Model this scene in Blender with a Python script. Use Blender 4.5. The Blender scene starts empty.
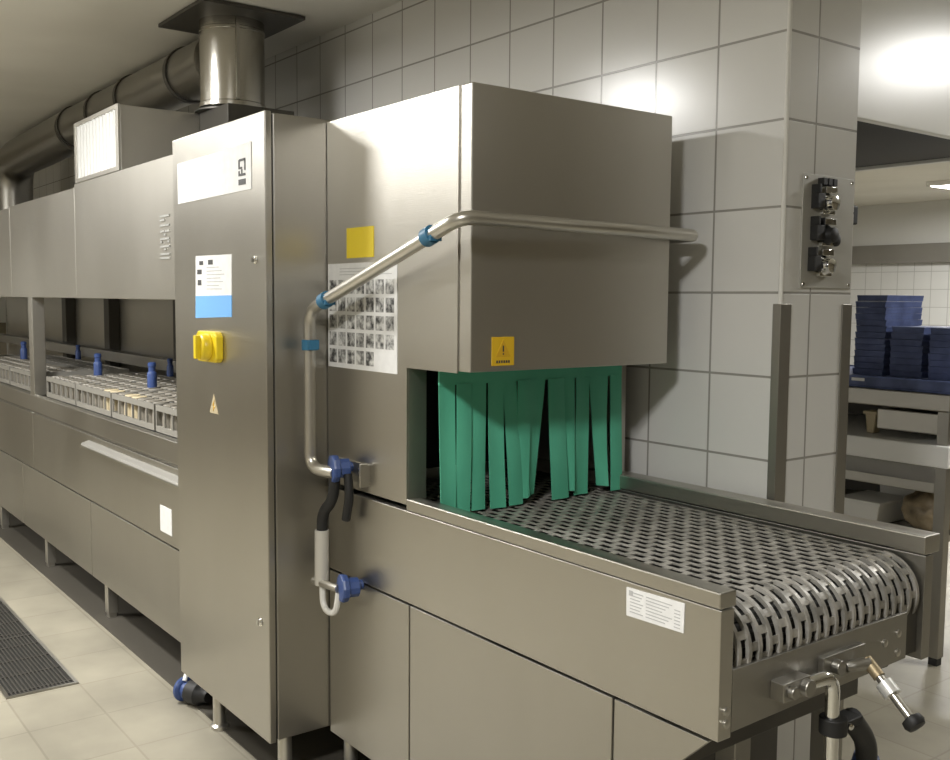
import bpy, bmesh, math, random
from mathutils import Vector, Matrix
random.seed(7)
PI = math.pi
sc = bpy.context.scene
COL = sc.collection

# ------------------------------------------------------------------ camera
cam_d = bpy.data.cameras.new('camera'); cam = bpy.data.objects.new('camera', cam_d); COL.objects.link(cam)
yaw, pitch, roll, F = -0.921378208, -0.0822872944, -0.0080980687, 991.251271
fw = Vector((math.sin(yaw)*math.cos(pitch), math.cos(yaw)*math.cos(pitch), math.sin(pitch)))
r0 = Vector((math.cos(yaw), -math.sin(yaw), 0)); d0 = -r0.cross(fw)
c_, s_ = math.cos(roll), math.sin(roll)
rt = c_*r0 + s_*d0; dn = -s_*r0 + c_*d0
m = Matrix((( rt.x, -dn.x, -fw.x), (rt.y, -dn.y, -fw.y), (rt.z, -dn.z, -fw.z)))
cam.matrix_world = Matrix.Translation((0, 0, 1.38)) @ m.to_4x4()
cam_d.sensor_width = 36.0; cam_d.lens = F/950*36.0; cam_d.clip_start = 0.02; cam_d.clip_end = 60
sc.camera = cam

# ------------------------------------------------------------------ world, lamps, exposure
w = bpy.data.worlds.new('world'); sc.world = w; w.use_nodes = True
w.node_tree.nodes['Background'].inputs[0].default_value = (0.9, 0.92, 1.0, 1)
w.node_tree.nodes['Background'].inputs[1].default_value = 0.05

def area(name, loc, sx, sy, power, color=(1, 0.99, 0.965), rot=(0, 0, 0), spread=PI):
    l = bpy.data.lights.new(name, 'AREA'); l.shape = 'RECTANGLE'; l.size = sx; l.size_y = sy
    l.energy = power; l.color = color; l.spread = spread
    o = bpy.data.objects.new(name, l); o.location = loc; o.rotation_euler = rot; COL.objects.link(o)
    return o
LAMPS = [  # x, y, length x, length y, watts : the ceiling luminaires
    (-0.50, -0.45, 0.35, 0.35, 66),
    (-3.80, 0.20, 0.45, 0.25, 64),
    (-5.90, -1.35, 1.60, 0.35, 84),
    (-0.80, 4.35, 0.35, 0.60, 30),
    (-4.45, 9.20, 0.90, 0.30, 60),
    (-2.40, 6.30, 1.20, 0.40, 60),
    (-7.5, 4.80, 1.20, 0.40, 50),
]
for i, (x, y, sx, sy, p) in enumerate(LAMPS):
    area('ceiling_lamp_light', (x, y, 2.465), sx, sy, p)
sc.view_settings.view_transform = 'Standard'; sc.view_settings.look = 'None'
sc.view_settings.gamma = 1.0; sc.view_settings.use_curve_mapping = False
sc.view_settings.exposure = 0.32

# ------------------------------------------------------------------ materials
def mat(name, color, rough=0.5, metal=0.0, **k):
    M = bpy.data.materials.new(name); M.use_nodes = True
    b = M.node_tree.nodes['Principled BSDF']
    b.inputs['Base Color'].default_value = (*color, 1); b.inputs['Roughness'].default_value = rough
    b.inputs['Metallic'].default_value = metal
    for kk, v in k.items(): b.inputs[kk].default_value = v
    return M
def nodes(M): return M.node_tree.nodes, M.node_tree.links, M.node_tree.nodes['Principled BSDF']
def vary(M, c1, c2, scale=3.0, detail=3, stretch=(1, 1, 1), rough=None, bump=0.0, bscale=60, bstretch=(1, 1, 1)):
    n, l, b = nodes(M)
    g = n.new('ShaderNodeNewGeometry'); mp = n.new('ShaderNodeMapping'); mp.inputs['Scale'].default_value = stretch
    l.new(g.outputs['Position'], mp.inputs[0])
    t = n.new('ShaderNodeTexNoise'); t.inputs['Scale'].default_value = scale; t.inputs['Detail'].default_value = detail
    l.new(mp.outputs[0], t.inputs['Vector'])
    r = n.new('ShaderNodeValToRGB'); r.color_ramp.elements[0].position = 0.35; r.color_ramp.elements[1].position = 0.65
    r.color_ramp.elements[0].color = (*c1, 1); r.color_ramp.elements[1].color = (*c2, 1)
    l.new(t.outputs[0], r.inputs[0]); l.new(r.outputs[0], b.inputs['Base Color'])
    if rough:
        mr = n.new('ShaderNodeMapRange'); mr.inputs[3].default_value = rough[0]; mr.inputs[4].default_value = rough[1]
        l.new(t.outputs[0], mr.inputs[0]); l.new(mr.outputs[0], b.inputs['Roughness'])
    if bump:
        mp2 = n.new('ShaderNodeMapping'); mp2.inputs['Scale'].default_value = bstretch; l.new(g.outputs['Position'], mp2.inputs[0])
        t2 = n.new('ShaderNodeTexNoise'); t2.inputs['Scale'].default_value = bscale; t2.inputs['Detail'].default_value = 2
        l.new(mp2.outputs[0], t2.inputs['Vector'])
        bp = n.new('ShaderNodeBump'); bp.inputs['Strength'].default_value = bump; bp.inputs['Distance'].default_value = 0.002
        l.new(t2.outputs[0], bp.inputs['Height']); l.new(bp.outputs[0], b.inputs['Normal'])
    return M
def steel(name, a=0.50, rough=(0.30, 0.40), warm=1.0, metal=1.0, aniso=0.55):
    M = mat(name, (a, a*0.97, a*0.90), 0.4, metal)
    vary(M, (a*0.96, a*0.925*warm, a*0.84*warm), (a*1.05, a*1.015, a*0.93), 2.0, 3, (1, 1, 0.5), rough, 0.10, 9, (2, 2, 60))
    M.node_tree.nodes['Principled BSDF'].inputs['Anisotropic'].default_value = aniso
    return M
M_STEEL = steel('brushed_steel', 0.50)
M_STEEL2 = steel('satin_steel', 0.49, (0.34, 0.44))
M_STEELD = steel('dull_steel', 0.36, (0.38, 0.5))
M_HOOD = steel('hood_steel', 0.55, (0.34, 0.42))
M_TUBE = mat('tube_steel', (0.55, 0.53, 0.48), 0.3, 0.9)
M_CHROME = mat('chrome', (0.8, 0.8, 0.78), 0.12, 1.0)
M_DUCT = steel('duct_steel', 0.50, (0.18, 0.26), aniso=0.0)
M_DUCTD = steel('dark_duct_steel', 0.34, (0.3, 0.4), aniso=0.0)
M_BLACK = mat('black_rubber', (0.012, 0.012, 0.012), 0.55)
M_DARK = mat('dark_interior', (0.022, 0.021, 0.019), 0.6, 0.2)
M_DARKS = mat('dark_steel', (0.10, 0.095, 0.085), 0.45, 0.6)
M_WHITE = mat('white_plastic', (0.82, 0.82, 0.80), 0.35)
M_PAPER = vary(mat('white_paper', (0.85, 0.85, 0.84), 0.5), (0.70, 0.70, 0.69), (0.76, 0.76, 0.75), 40)
M_INK = mat('dark_ink', (0.05, 0.05, 0.05), 0.6)
M_INKG = mat('grey_ink', (0.42, 0.42, 0.42), 0.6)
M_SKY = mat('light_blue_print', (0.17, 0.42, 0.80), 0.45)
M_YEL = mat('yellow_plastic', (0.78, 0.58, 0.015), 0.35)
M_YELS = mat('yellow_sticker', (0.80, 0.62, 0.02), 0.45)
M_ORG = mat('amber_sticker', (0.62, 0.36, 0.02), 0.45)
M_BLUE = mat('blue_plastic', (0.04, 0.075, 0.22), 0.4)
M_BLUEC = mat('teal_blue_clip', (0.03, 0.15, 0.27), 0.45)
M_GREEN = vary(mat('green_curtain', (0.08, 0.36, 0.23), 0.5), (0.09, 0.42, 0.27), (0.115, 0.50, 0.33), 5)
M_GREEN.node_tree.nodes['Principled BSDF'].inputs['Specular IOR Level'].default_value = 0.3
M_GROUT = mat('grout', (0.3, 0.3, 0.28), 0.8)
M_CREAM = mat('cream_plastic', (0.50, 0.42, 0.27), 0.45)
M_CUP = mat('grey_beaker', (0.22, 0.20, 0.165), 0.35)
M_RACK = mat('rack_plastic', (0.23, 0.22, 0.195), 0.5)
M_BELT = vary(mat('belt_links', (0.36, 0.35, 0.32), 0.42, 0.25), (0.24, 0.23, 0.205), (0.44, 0.42, 0.38), 26)
M_TRAY = vary(mat('blue_tray', (0.035, 0.06, 0.19), 0.5), (0.05, 0.07, 0.16), (0.09, 0.12, 0.26), 14)
M_LAMP = mat('lamp_diffuser', (0.9, 0.9, 0.9), 0.4)
M_LAMP.node_tree.nodes['Principled BSDF'].inputs['Emission Color'].default_value = (1, 0.95, 0.86, 1)
M_LAMP.node_tree.nodes['Principled BSDF'].inputs['Emission Strength'].default_value = 7.0
M_PLASTER = vary(mat('ceiling_plaster', (0.42, 0.40, 0.35), 0.7), (0.74, 0.72, 0.66), (0.82, 0.80, 0.74), 1.2)
M_WALLP = vary(mat('wall_paint', (0.4, 0.36, 0.28), 0.7), (0.24, 0.205, 0.145), (0.30, 0.265, 0.19), 0.8)
M_CANOPY = mat('canopy_enamel', (0.74, 0.74, 0.70), 0.28)
M_BAG = vary(mat('brown_bag', (0.2, 0.15, 0.09), 0.5), (0.10, 0.075, 0.045), (0.34, 0.27, 0.17), 14)

def tiles(name, axes, org, tw, th, base, mortar, gap=0.0032, rough=0.22, var=0.05, bump=0.35, dirt=0.0):
    M = mat(name, base, rough); n, l, b = nodes(M)
    g = n.new('ShaderNodeNewGeometry'); sp = n.new('ShaderNodeSeparateXYZ'); l.new(g.outputs['Position'], sp.inputs[0])
    cb = n.new('ShaderNodeCombineXYZ')
    for i in (0, 1):
        a = n.new('ShaderNodeMath'); a.operation = 'SUBTRACT'; a.inputs[1].default_value = org[i]
        l.new(sp.outputs[axes[i]], a.inputs[0]); l.new(a.outputs[0], cb.inputs[i])
    bk = n.new('ShaderNodeTexBrick'); bk.offset = 0; bk.squash = 1
    l.new(cb.outputs[0], bk.inputs['Vector'])
    bk.inputs['Scale'].default_value = 1; bk.inputs['Brick Width'].default_value = tw; bk.inputs['Row Height'].default_value = th
    bk.inputs['Mortar Size'].default_value = gap; bk.inputs['Mortar Smooth'].default_value = 0.3; bk.inputs['Bias'].default_value = 0
    c1 = tuple(c*(1-var) for c in base); c2 = tuple(min(1, c*(1+var)) for c in base)
    bk.inputs['Color1'].default_value = (*c1, 1); bk.inputs['Color2'].default_value = (*c2, 1); bk.inputs['Mortar'].default_value = (*mortar, 1)
    out = bk.outputs['Color']
    if dirt:
        t = n.new('ShaderNodeTexNoise'); t.inputs['Scale'].default_value = 3.5; t.inputs['Detail'].default_value = 6; l.new(g.outputs['Position'], t.inputs['Vector'])
        mr = n.new('ShaderNodeMapRange'); mr.inputs[1].default_value = 0.3; mr.inputs[2].default_value = 0.7
        mr.inputs[3].default_value = 1-dirt; mr.inputs[4].default_value = 1+dirt*0.4
        l.new(t.outputs[0], mr.inputs[0])
        mx = n.new('ShaderNodeVectorMath'); mx.operation = 'SCALE'; l.new(out, mx.inputs[0]); l.new(mr.outputs[0], mx.inputs['Scale']); out = mx.outputs[0]
    l.new(out, b.inputs['Base Color'])
    iv = n.new('ShaderNodeMath'); iv.operation = 'SUBTRACT'; iv.inputs[0].default_value = 1; l.new(bk.outputs['Fac'], iv.inputs[1])
    bp = n.new('ShaderNodeBump'); bp.inputs['Strength'].default_value = bump; bp.inputs['Distance'].default_value = 0.002
    l.new(iv.outputs[0], bp.inputs['Height']); l.new(bp.outputs[0], b.inputs['Normal'])
    return M
ZT = 1.400 % 0.2133
WALLC = (0.66, 0.655, 0.63)
M_WT = tiles('wall_tiles', (0, 2), (-1.515, ZT), 0.2165, 0.2133, WALLC, (0.31, 0.30, 0.275), gap=0.0036, var=0.02)
M_WTR = tiles('wall_tiles_return', (1, 2), (2.105+0.123, ZT), 0.2165, 0.2133, WALLC, (0.31, 0.30, 0.275), gap=0.0036, var=0.02)
M_WTF = tiles('far_wall_tiles', (0, 2), (0, ZT), 0.2, 0.2, (0.66, 0.66, 0.64), (0.42, 0.42, 0.40), gap=0.004, var=0.02)
M_FLOOR = tiles('floor_tiles', (0, 1), (-3.565, 0.957), 0.30, 0.24, (0.33, 0.305, 0.24), (0.275, 0.25, 0.195), gap=0.004, rough=0.42, var=0.05, bump=0.15, dirt=0.22)

# ------------------------------------------------------------------ mesh helpers
def NB(): return bmesh.new()
def box(bm, x0, x1, y0, y1, z0, z1):
    v = [bm.verts.new((x, y, z)) for x in (x0, x1) for y in (y0, y1) for z in (z0, z1)]
    for f in ((0, 1, 3, 2), (4, 6, 7, 5), (0, 4, 5, 1), (2, 3, 7, 6), (0, 2, 6, 4), (1, 5, 7, 3)):
        bm.faces.new([v[i] for i in f])
    return bm
def prism(bm, pts, axis, a, b):
    """polygon pts (2-D, the other two axes in order) extruded along axis from a to b"""
    def mk(p, t):
        q = list(p); q.insert(axis, t); return bm.verts.new(q)
    A = [mk(p, a) for p in pts]; Bv = [mk(p, b) for p in pts]; n = len(pts)
    bm.faces.new(A); bm.faces.new(Bv[::-1])
    for i in range(n): bm.faces.new((A[i], A[(i+1) % n], Bv[(i+1) % n], Bv[i]))
    return bm
def ring(bm, c, u, v, r, seg): return [bm.verts.new(c + r*(math.cos(2*PI*i/seg)*u + math.sin(2*PI*i/seg)*v)) for i in range(seg)]
def tube(bm, pts, r, seg=14, cap=True):
    P_ = [Vector(p) for p in pts]; rs = r if isinstance(r, (list, tuple)) else [r]*len(P_)
    prev = None; u = None
    for i, p in enumerate(P_):
        t = (P_[min(i+1, len(P_)-1)] - P_[max(i-1, 0)]).normalized()
        if u is None:
            u = t.cross(Vector((0, 0, 1)))
            if u.length < 1e-3: u = t.cross(Vector((1, 0, 0)))
        u = (u - t*u.dot(t)).normalized(); v = t.cross(u)
        R = ring(bm, p, u, v, rs[i], seg)
        if prev:
            for k in range(seg): bm.faces.new((prev[k], prev[(k+1) % seg], R[(k+1) % seg], R[k]))
        elif cap: bm.faces.new(R[::-1])
        prev = R
    if cap: bm.faces.new(prev)
    return bm
def cyl(bm, p0, p1, r0, r1=None, seg=20, cap=True):
    p0 = Vector(p0); p1 = Vector(p1); t = (p1-p0).normalized(); u = t.orthogonal().normalized(); v = t.cross(u)
    A = ring(bm, p0, u, v, r0, seg); Bv = ring(bm, p1, u, v, r0 if r1 is None else r1, seg)
    for k in range(seg): bm.faces.new((A[k], A[(k+1) % seg], Bv[(k+1) % seg], Bv[k]))
    if cap: bm.faces.new(A[::-1]); bm.faces.new(Bv)
    return bm
def lathe(bm, c, prof, axis=(0, 0, 1), seg=24):
    """prof = list of (r, h)"""
    c = Vector(c); t = Vector(axis).normalized(); u = t.orthogonal().normalized(); v = t.cross(u); prev = None
    for i, (r, h) in enumerate(prof):
        R = ring(bm, c + t*h, u, v, max(r, 1e-4), seg)
        if prev:
            for k in range(seg): bm.faces.new((prev[k], prev[(k+1) % seg], R[(k+1) % seg], R[k]))
        else: bm.faces.new(R[::-1])
        prev = R
    bm.faces.new(prev); return bm
def fillet(pts, rad, n=7):
    """round the corners of a polyline"""
    P_ = [Vector(p) for p in pts]; out = [P_[0]]
    for i in range(1, len(P_)-1):
        a, b, c = P_[i-1], P_[i], P_[i+1]
        r_ = min(rad, (a-b).length*0.49, (c-b).length*0.49)
        s = b + (a-b).normalized()*r_; e = b + (c-b).normalized()*r_
        for k in range(n+1):
            t = k/n; out.append((1-t)**2*s + 2*t*(1-t)*b + t*t*e)
    out.append(P_[-1]); return out
def obj(name, bm, material, parent=None, bevel=0.0, smooth=None, loc=None):
    """one mesh object; vertices are in world space unless loc (then local to the parent or world)"""
    o_ = Vector((0, 0, 0))
    if parent is not None and loc is None:
        o_ = ROOTLOC(parent)
    bmesh.ops.recalc_face_normals(bm, faces=bm.faces)
    if o_.length: bmesh.ops.translate(bm, verts=bm.verts, vec=-o_)
    me = bpy.data.meshes.new(name); bm.to_mesh(me); bm.free()
    me.materials.append(material)
    ob = bpy.data.objects.new(name, me); COL.objects.link(ob)
    if parent is not None: ob.parent = parent
    if smooth is not None:
        for p in me.polygons: p.use_smooth = True
        me.set_sharp_from_angle(angle=math.radians(smooth))
    if bevel:
        b = ob.modifiers.new('bevel', 'BEVEL'); b.width = bevel; b.segments = 2; b.limit_method = 'ANGLE'; b.angle_limit = math.radians(40)
        b.harden_normals = False
    return ob
def ROOTLOC(p):
    v = Vector((0, 0, 0))
    while p is not None: v += Vector(p.location); p = p.parent
    return v
def tag(o, label, cat, group=None, kind=None):
    o['label'] = label; o['category'] = cat
    if group: o['group'] = group
    if kind: o['kind'] = kind
    return o
def thing(name, label, cat, loc, group=None):
    o = bpy.data.objects.new(name, None); COL.objects.link(o); o.location = loc; o.empty_display_size = 0.1
    return tag(o, label, cat, group)
def struct(name, bm, m, bevel=0.0):
    o = obj(name, bm, m, None, bevel); o['kind'] = 'structure'; return o
def quick(name, m, parent, *b, bevel=0.0015):
    return obj(name, box(NB(), *b), m, parent, bevel)
def dup(root, loc, label=None, group=None, rz=None):
    r = root.copy(); COL.objects.link(r); r.location = loc
    if rz is not None: r.rotation_euler.z = rz
    if label: r['label'] = label
    if group: r['group'] = group
    for ch in list(root.children):
        c = ch.copy(); COL.objects.link(c); c.parent = r
        for g in ch.children:
            d = g.copy(); COL.objects.link(d); d.parent = c
    return r

# ------------------------------------------------------------------ setting
XL, XR, YF, YB, ZC = -10.0, 3.2, -2.6, 10.8, 2.5
YW, XC, YE = 2.105, -1.515, 2.41
struct('floor', box(NB(), XL, XR, YF, YB, -0.1, 0), M_FLOOR)
struct('ceiling', box(NB(), XL, XR, YF, YB, ZC, ZC+0.1), M_PLASTER)
wb = box(NB(), XL, XC, YW, YE, 0, ZC)
o = struct('wall_back', wb, M_WT)
o.data.materials.append(M_WTR)
for p in o.data.polygons:
    if p.normal.x > 0.5: p.material_index = 1
struct('wall_left', box(NB(), XL-0.1, XL, YF, YB, 0, ZC), M_WALLP)
struct('reflection_band_left', box(NB(), XL, XL+0.012, YF+0.013, YW-0.001, 1.12, 1.66), mat('added_reflection_band', (0.8, 0.8, 0.76), 0.4))  # unseen pale band, added on the left wall to reflect in the steel
struct('wall_right', box(NB(), XR, XR+0.1, YF, YB, 0, ZC), M_WALLP)
struct('wall_front', box(NB(), XL, XR, YF-0.1, YF, 0, ZC), M_WALLP)
struct('reflection_band_front', box(NB(), XL+0.001, XR-0.001, YF, YF+0.012, 1.12, 1.66), mat('added_reflection_band', (0.8, 0.8, 0.76), 0.4))  # added out of view: gives the cabinet front a bright reflected band
struct('wall_far', box(NB(), XL, XR, YB, YB+0.1, 0, ZC), M_WTF)
struct('trim_1', box(NB(), XL, XR, YB-0.03, YB, 1.995, ZC), mat('far_wall_paint', (0.66, 0.66, 0.64), 0.6))
struct('trim_2', box(NB(), XL, XR, YB-0.08, YB-0.031, 1.82, 2.03), M_STEELD)
# thin bright edge bead on the tile corner
bm = NB(); cyl(bm, (XC-0.002, YW+0.002, 1.37), (XC-0.002, YW+0.002, ZC), 0.006, seg=10)
struct('trim_3', bm, mat('corner_bead', (0.72, 0.71, 0.67), 0.3))
# steel corner guards
def guard(name, xc, y0, y1, sx, label):
    bm = NB()
    if sx: prism(bm, [(xc-0.020, y0-0.004), (xc+0.004, y0-0.004), (xc+0.004, y1), (xc, y1), (xc, y0), (xc-0.020, y0)], 2, 0.0, 1.372)
    else: prism(bm, [(xc, y0), (xc+0.004, y0), (xc+0.004, y1+0.004), (xc-0.05, y1+0.004), (xc-0.05, y1), (xc, y1)], 2, 0.0, 1.372)
    o = obj(name, bm, M_STEELD, None, 0.001); return tag(o, label, 'corner guard')
guard('corner_guard', XC, YW, YW+0.040, True, 'tall grey steel angle guard on the tiled wall corner nearest the conveyor')
guard('corner_guard', XC, YE-0.04, YE, False, 'tall grey steel angle guard on the far tiled edge beside the trays')

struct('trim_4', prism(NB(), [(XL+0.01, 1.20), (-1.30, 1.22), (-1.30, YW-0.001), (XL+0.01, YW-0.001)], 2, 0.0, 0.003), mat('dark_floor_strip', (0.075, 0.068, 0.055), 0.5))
# ceiling luminaires (emit light)
LAB = ['square ceiling lamp above the front of the loading table', 'ceiling lamp above the aisle before the control cabinet',
       'ceiling lamp at the far left over the aisle', 'long ceiling lamp in front of the white canopy', 'ceiling lamp deep in the back room by the far wall',
       'ceiling lamp in the back room behind the canopy', 'ceiling lamp behind the tiled wall on the left']
for i, (x, y, sx, sy, p) in enumerate(LAMPS):
    t = thing('ceiling_lamp', LAB[i], 'lamp', (x, y, ZC))
    bm = NB(); a, b = sx/2+0.03, sy/2+0.03
    for q in ((x-a, x+a, y-b, y-b+0.025), (x-a, x+a, y+b-0.025, y+b), (x-a, x-a+0.025, y-b+0.025, y+b-0.025), (x+a-0.025, x+a, y-b+0.025, y+b-0.025)):
        box(bm, *q, ZC-0.045, ZC)
    obj('lamp_frame', bm, M_WHITE, t)
    quick('diffuser', M_LAMP, t, x-sx/2, x+sx/2, y-sy/2, y+sy/2, ZC-0.022, ZC-0.002, bevel=0)

# floor drain
t = thing('floor_drain', 'long slotted steel drain grate in the beige tiled aisle floor', 'drain', (-4.9, 0.84, 0))
dx0, dx1, dy0, dy1 = -6.6, -3.58, 0.718, 0.957
quick('channel', M_DARK, t, dx0, dx1, dy0, dy1, 0.0005, 0.001, bevel=0)
bm = NB()
for a in ((dx0, dx1, dy0, dy0+0.012), (dx0, dx1, dy1-0.012, dy1), (dx1-0.012, dx1, dy0+0.012, dy1-0.012)): box(bm, *a, 0.001, 0.006)
obj('drain_frame', bm, M_STEELD, t)
bm = NB()
y = dy0+0.02
while y < dy1-0.018: box(bm, dx0, dx1-0.014, y, y+0.006, 0.0012, 0.005); y += 0.0135
x = dx1-0.05
while x > dx0: box(bm, x, x+0.008, dy0+0.012, dy1-0.012, 0.0011, 0.0045); x -= 0.16
x = dx1-0.645
while x > dx0: box(bm, x, x+0.014, dy0+0.012, dy1-0.012, 0.0011, 0.0055); x -= 0.6
obj('grate', bm, M_DARKS, t)

# ------------------------------------------------------------------ control cabinet
CX0, CX1, CY0, CY1, CZ0, CZ1 = -3.095, -2.433, 1.15, 1.985, 0.153, 1.865
cab = thing('control_cabinet', 'tall brushed steel control cabinet with yellow main switch between tunnel and hood', 'cabinet', (-2.76, 1.385, 0))
quick('cabinet_body', M_STEEL2, cab, CX0, CX1, CY0+0.024, CY1, CZ0+0.004, CZ1-0.004, bevel=0.003)
door = quick('door', M_STEEL, cab, CX0-0.002, CX1+0.001, CY0, CY0+0.020, CZ0, CZ1, bevel=0.003)
bm = NB(); box(bm, CX0+0.004, CX1-0.004, CY0+0.020, CY0+0.024, CZ0+0.008, CZ1-0.008); obj('door_seal', bm, M_BLACK, cab)
for (x, z) in ((-2.492, 1.478), (-2.483, 0.484)):
    bm = NB(); lathe(bm, (x, CY0, z), [(0.010, 0), (0.011, 0.003), (0.009, 0.006), (0.004, 0.0075)], (0, -1, 0)); box(bm, x-0.002, x+0.002, CY0-0.012, CY0-0.007, z-0.006, z+0.006)
    obj('lock', bm, M_CHROME, door, smooth=40)
for (x, y) in ((-2.94, 1.215), (-2.475, 1.215), (-2.94, 1.90), (-2.475, 1.90)):
    bm = NB(); lathe(bm, (x, y, 0), [(0.028, 0), (0.028, 0.012), (0.020, 0.018), (0.020, 0.157)], seg=18)
    obj('leg', bm, M_TUBE, cab, smooth=40)
# white maker's plate with marks
def plate(name, pts, m, y, parent, t=0.0015):
    bm = NB(); prism(bm, pts, 1, y-t, y); return obj(name, bm, m, parent)
pl = plate('name_sign', [(-3.05, 1.665), (-2.512, 1.668), (-2.512, 1.793), (-3.05, 1.788)], M_PAPER, CY0, cab, 0.002); pl['label'] = 'white name sign'
bm = NB(); ys = CY0-0.0035; yb = CY0-0.002
for a in ((-2.592, -2.586, 1.730, 1.752), (-2.586, -2.550, 1.748, 1.754), (-2.554, -2.548, 1.722, 1.754), (-2.592, -2.570, 1.727, 1.732),
          (-2.592, -2.548, 1.708, 1.714), (-2.592, -2.586, 1.714, 1.722), (-2.574, -2.568, 1.714, 1.726), (-2.592, -2.548, 1.684, 1.699)):
    box(bm, a[0], a[1], ys, yb, a[2], a[3])
obj('printed_mark', bm, M_INK, pl)
st = plate('notice', [(-2.918, 1.380), (-2.652, 1.383), (-2.649, 1.498), (-2.914, 1.50)], M_PAPER, CY0, cab); st['label'] = 'white notice with blue lower band'
plate('blue_band', [(-2.922, 1.313), (-2.654, 1.322), (-2.652, 1.383), (-2.918, 1.380)], M_SKY, CY0, cab)
for (x, z, w_, h) in ((-2.87, 1.478, .03, .012), (-2.80, 1.479, .035, .014), (-2.885, 1.452, .035, .014), (-2.885, 1.420, .028, .016)): quick('pictogram', M_INK, st, x-w_/2, x+w_/2, CY0-0.002, CY0-0.0015, z-h/2, z+h/2, bevel=0)
bm = NB()
for k in range(7):
    for (x0, w_) in ((-2.83, .13),): box(bm, x0, x0+w_*(0.7+0.3*((k*37) % 5)/4), CY0-0.002, CY0-0.0015, 1.463-k*0.0105, 1.465-k*0.0105)
obj('printed_lines', bm, M_INKG, st)
# main switch
bm = NB(); cx, cz = -2.785, 1.232
prism(bm, [(cx-.085, cz-.032), (cx-.070, cz-.045), (cx+.055, cz-.045), (cx+.07, cz-.032), (cx+.07, cz+.032), (cx+.055, cz+.045), (cx-.07, cz+.045), (cx-.085, cz+.032)], 1, CY0-0.022, CY0)
s1 = obj('main_switch', bm, M_YEL, cab, 0.004); s1['label'] = 'yellow main switch'
bm = NB(); lathe(bm, (cx+0.005, CY0-0.022, cz), [(0.040, 0), (0.038, 0.020), (0.032, 0.026), (0.01, 0.028)], (0, -1, 0), 28)
box(bm, cx-0.004, cx+0.014, CY0-0.062, CY0-0.045, cz-0.034, cz+0.034)
obj('switch_knob', bm, M_YEL, s1, 0.002, smooth=40)
quick('keyhole', M_BLACK, s1, cx-0.080, cx-0.066, CY0-0.0245, CY0-0.0215, cz-0.006, cz+0.018, bevel=0)
# small warning triangle
bm = NB(); cx, cz = -2.79, 1.060; prism(bm, [(cx-.032, cz-.026), (cx+.032, cz-.026), (cx, cz+.032)], 1, CY0-0.0015, CY0)
tr = obj('warning_triangle', bm, M_CREAM, cab)
bm = NB(); prism(bm, [(cx-.004, cz-.020), (cx+.008, cz-.006), (cx-.001, cz-.004), (cx+.006, cz+.014), (cx-.008, cz-.002), (cx+.0, cz-.004)], 1, CY0-0.0025, CY0-0.0015)
obj('lightning_mark', bm, M_ORG, tr)

# ------------------------------------------------------------------ wash tunnel (left)
tun = thing('wash_tunnel', 'long steel conveyor wash tunnel left of the control cabinet with open window', 'dishwasher', (-5.3, 1.6, 0))
TX0, TX1, TY0, TY1 = -9.3, -3.1, 1.252, 2.02
segs = [(-9.3, -5.79, 1.843), (-5.785, -4.565, 1.848), (-4.56, TX1, 1.862)]
for (a, b, zt) in segs: quick('hood_panel', M_HOOD, tun, a, b, TY0, TY0+0.03, 1.366, zt, bevel=0.002)
bm = NB(); box(bm, TX0, TX1, TY0+0.03, TY1, 1.37, 1.838); obj('hood_body', bm, M_STEELD, tun)
bm = NB(); box(bm, TX0, TX1, TY1-0.05, TY1, 0.87, 1.37); obj('back_panel', bm, M_STEEL2, tun)
bm = NB(); box(bm, TX0, TX1, TY0+0.012, TY1-0.05, 0.153, 0.86); obj('tank_body', bm, M_STEELD, tun)
# ledge above the groove
bm = NB(); prism(bm, [(TY0-0.006, 0.790), (TY0+0.03, 0.790), (TY0+0.03, 0.868), (TY0+0.012, 0.874), (TY0-0.002, 0.868)], 0, TX0, TX1)
obj('ledge', bm, M_STEEL, tun, 0.002)
for k, (a, b) in enumerate(((-9.3, -5.405), (-5.395, TX1))): quick('upper_panel', M_STEEL, tun, a, b, TY0-0.002, TY0+0.012, 0.487, 0.775, bevel=0.002)
for (a, b) in ((-9.3, -6.81), (-6.80, -5.66), (-5.65, -4.435), (-4.425, TX1)): quick('lower_panel', M_STEEL2, tun, a, b, TY0, TY0+0.012, 0.148, 0.479, bevel=0.002)
bm = NB(); prism(bm, [(TY0-0.002, 0.722), (TY0-0.034, 0.726), (TY0-0.038, 0.734), (TY0-0.034, 0.742), (TY0-0.002, 0.752)], 0, -4.42, TX1)
obj('handle_rail', bm, mat('pale_handle', (0.42, 0.41, 0.38), 0.4, 0.6), tun, 0.002)
quick('label_sticker', M_PAPER, tun, -3.546, -3.430, TY0-0.0035, TY0-0.002, 0.522, 0.618, bevel=0)
for x in (-7.3, -6.3, -5.275, -4.285):
    for y in (1.262, 1.90):
        bm = NB(); box(bm, x, x+0.042, y, y+0.042, 0.02, 0.155); box(bm, x+0.004, x+0.038, y+0.004, y+0.038, 0, 0.02); obj('leg', bm, M_TUBE, tun, 0.002)
quick('door_post', M_STEEL2, tun, -5.44, -5.36, TY0, TY0+0.06, 0.868, 1.368, bevel=0.003)
for x in (-7.30, -6.34): quick('rear_post', M_DARKS, tun, x, x+0.10, TY1-0.12, TY1-0.055, 0.862, 1.37, bevel=0.003)
quick('rear_post', M_DARKS, tun, -5.15, -5.05, TY1-0.12, TY1-0.055, 0.862, 1.37, bevel=0.003)
quick('rear_rail', M_STEELD, tun, TX0+0.02, TX1, TY1-0.20, TY1-0.13, 0.99, 1.05, bevel=0.003)
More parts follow.
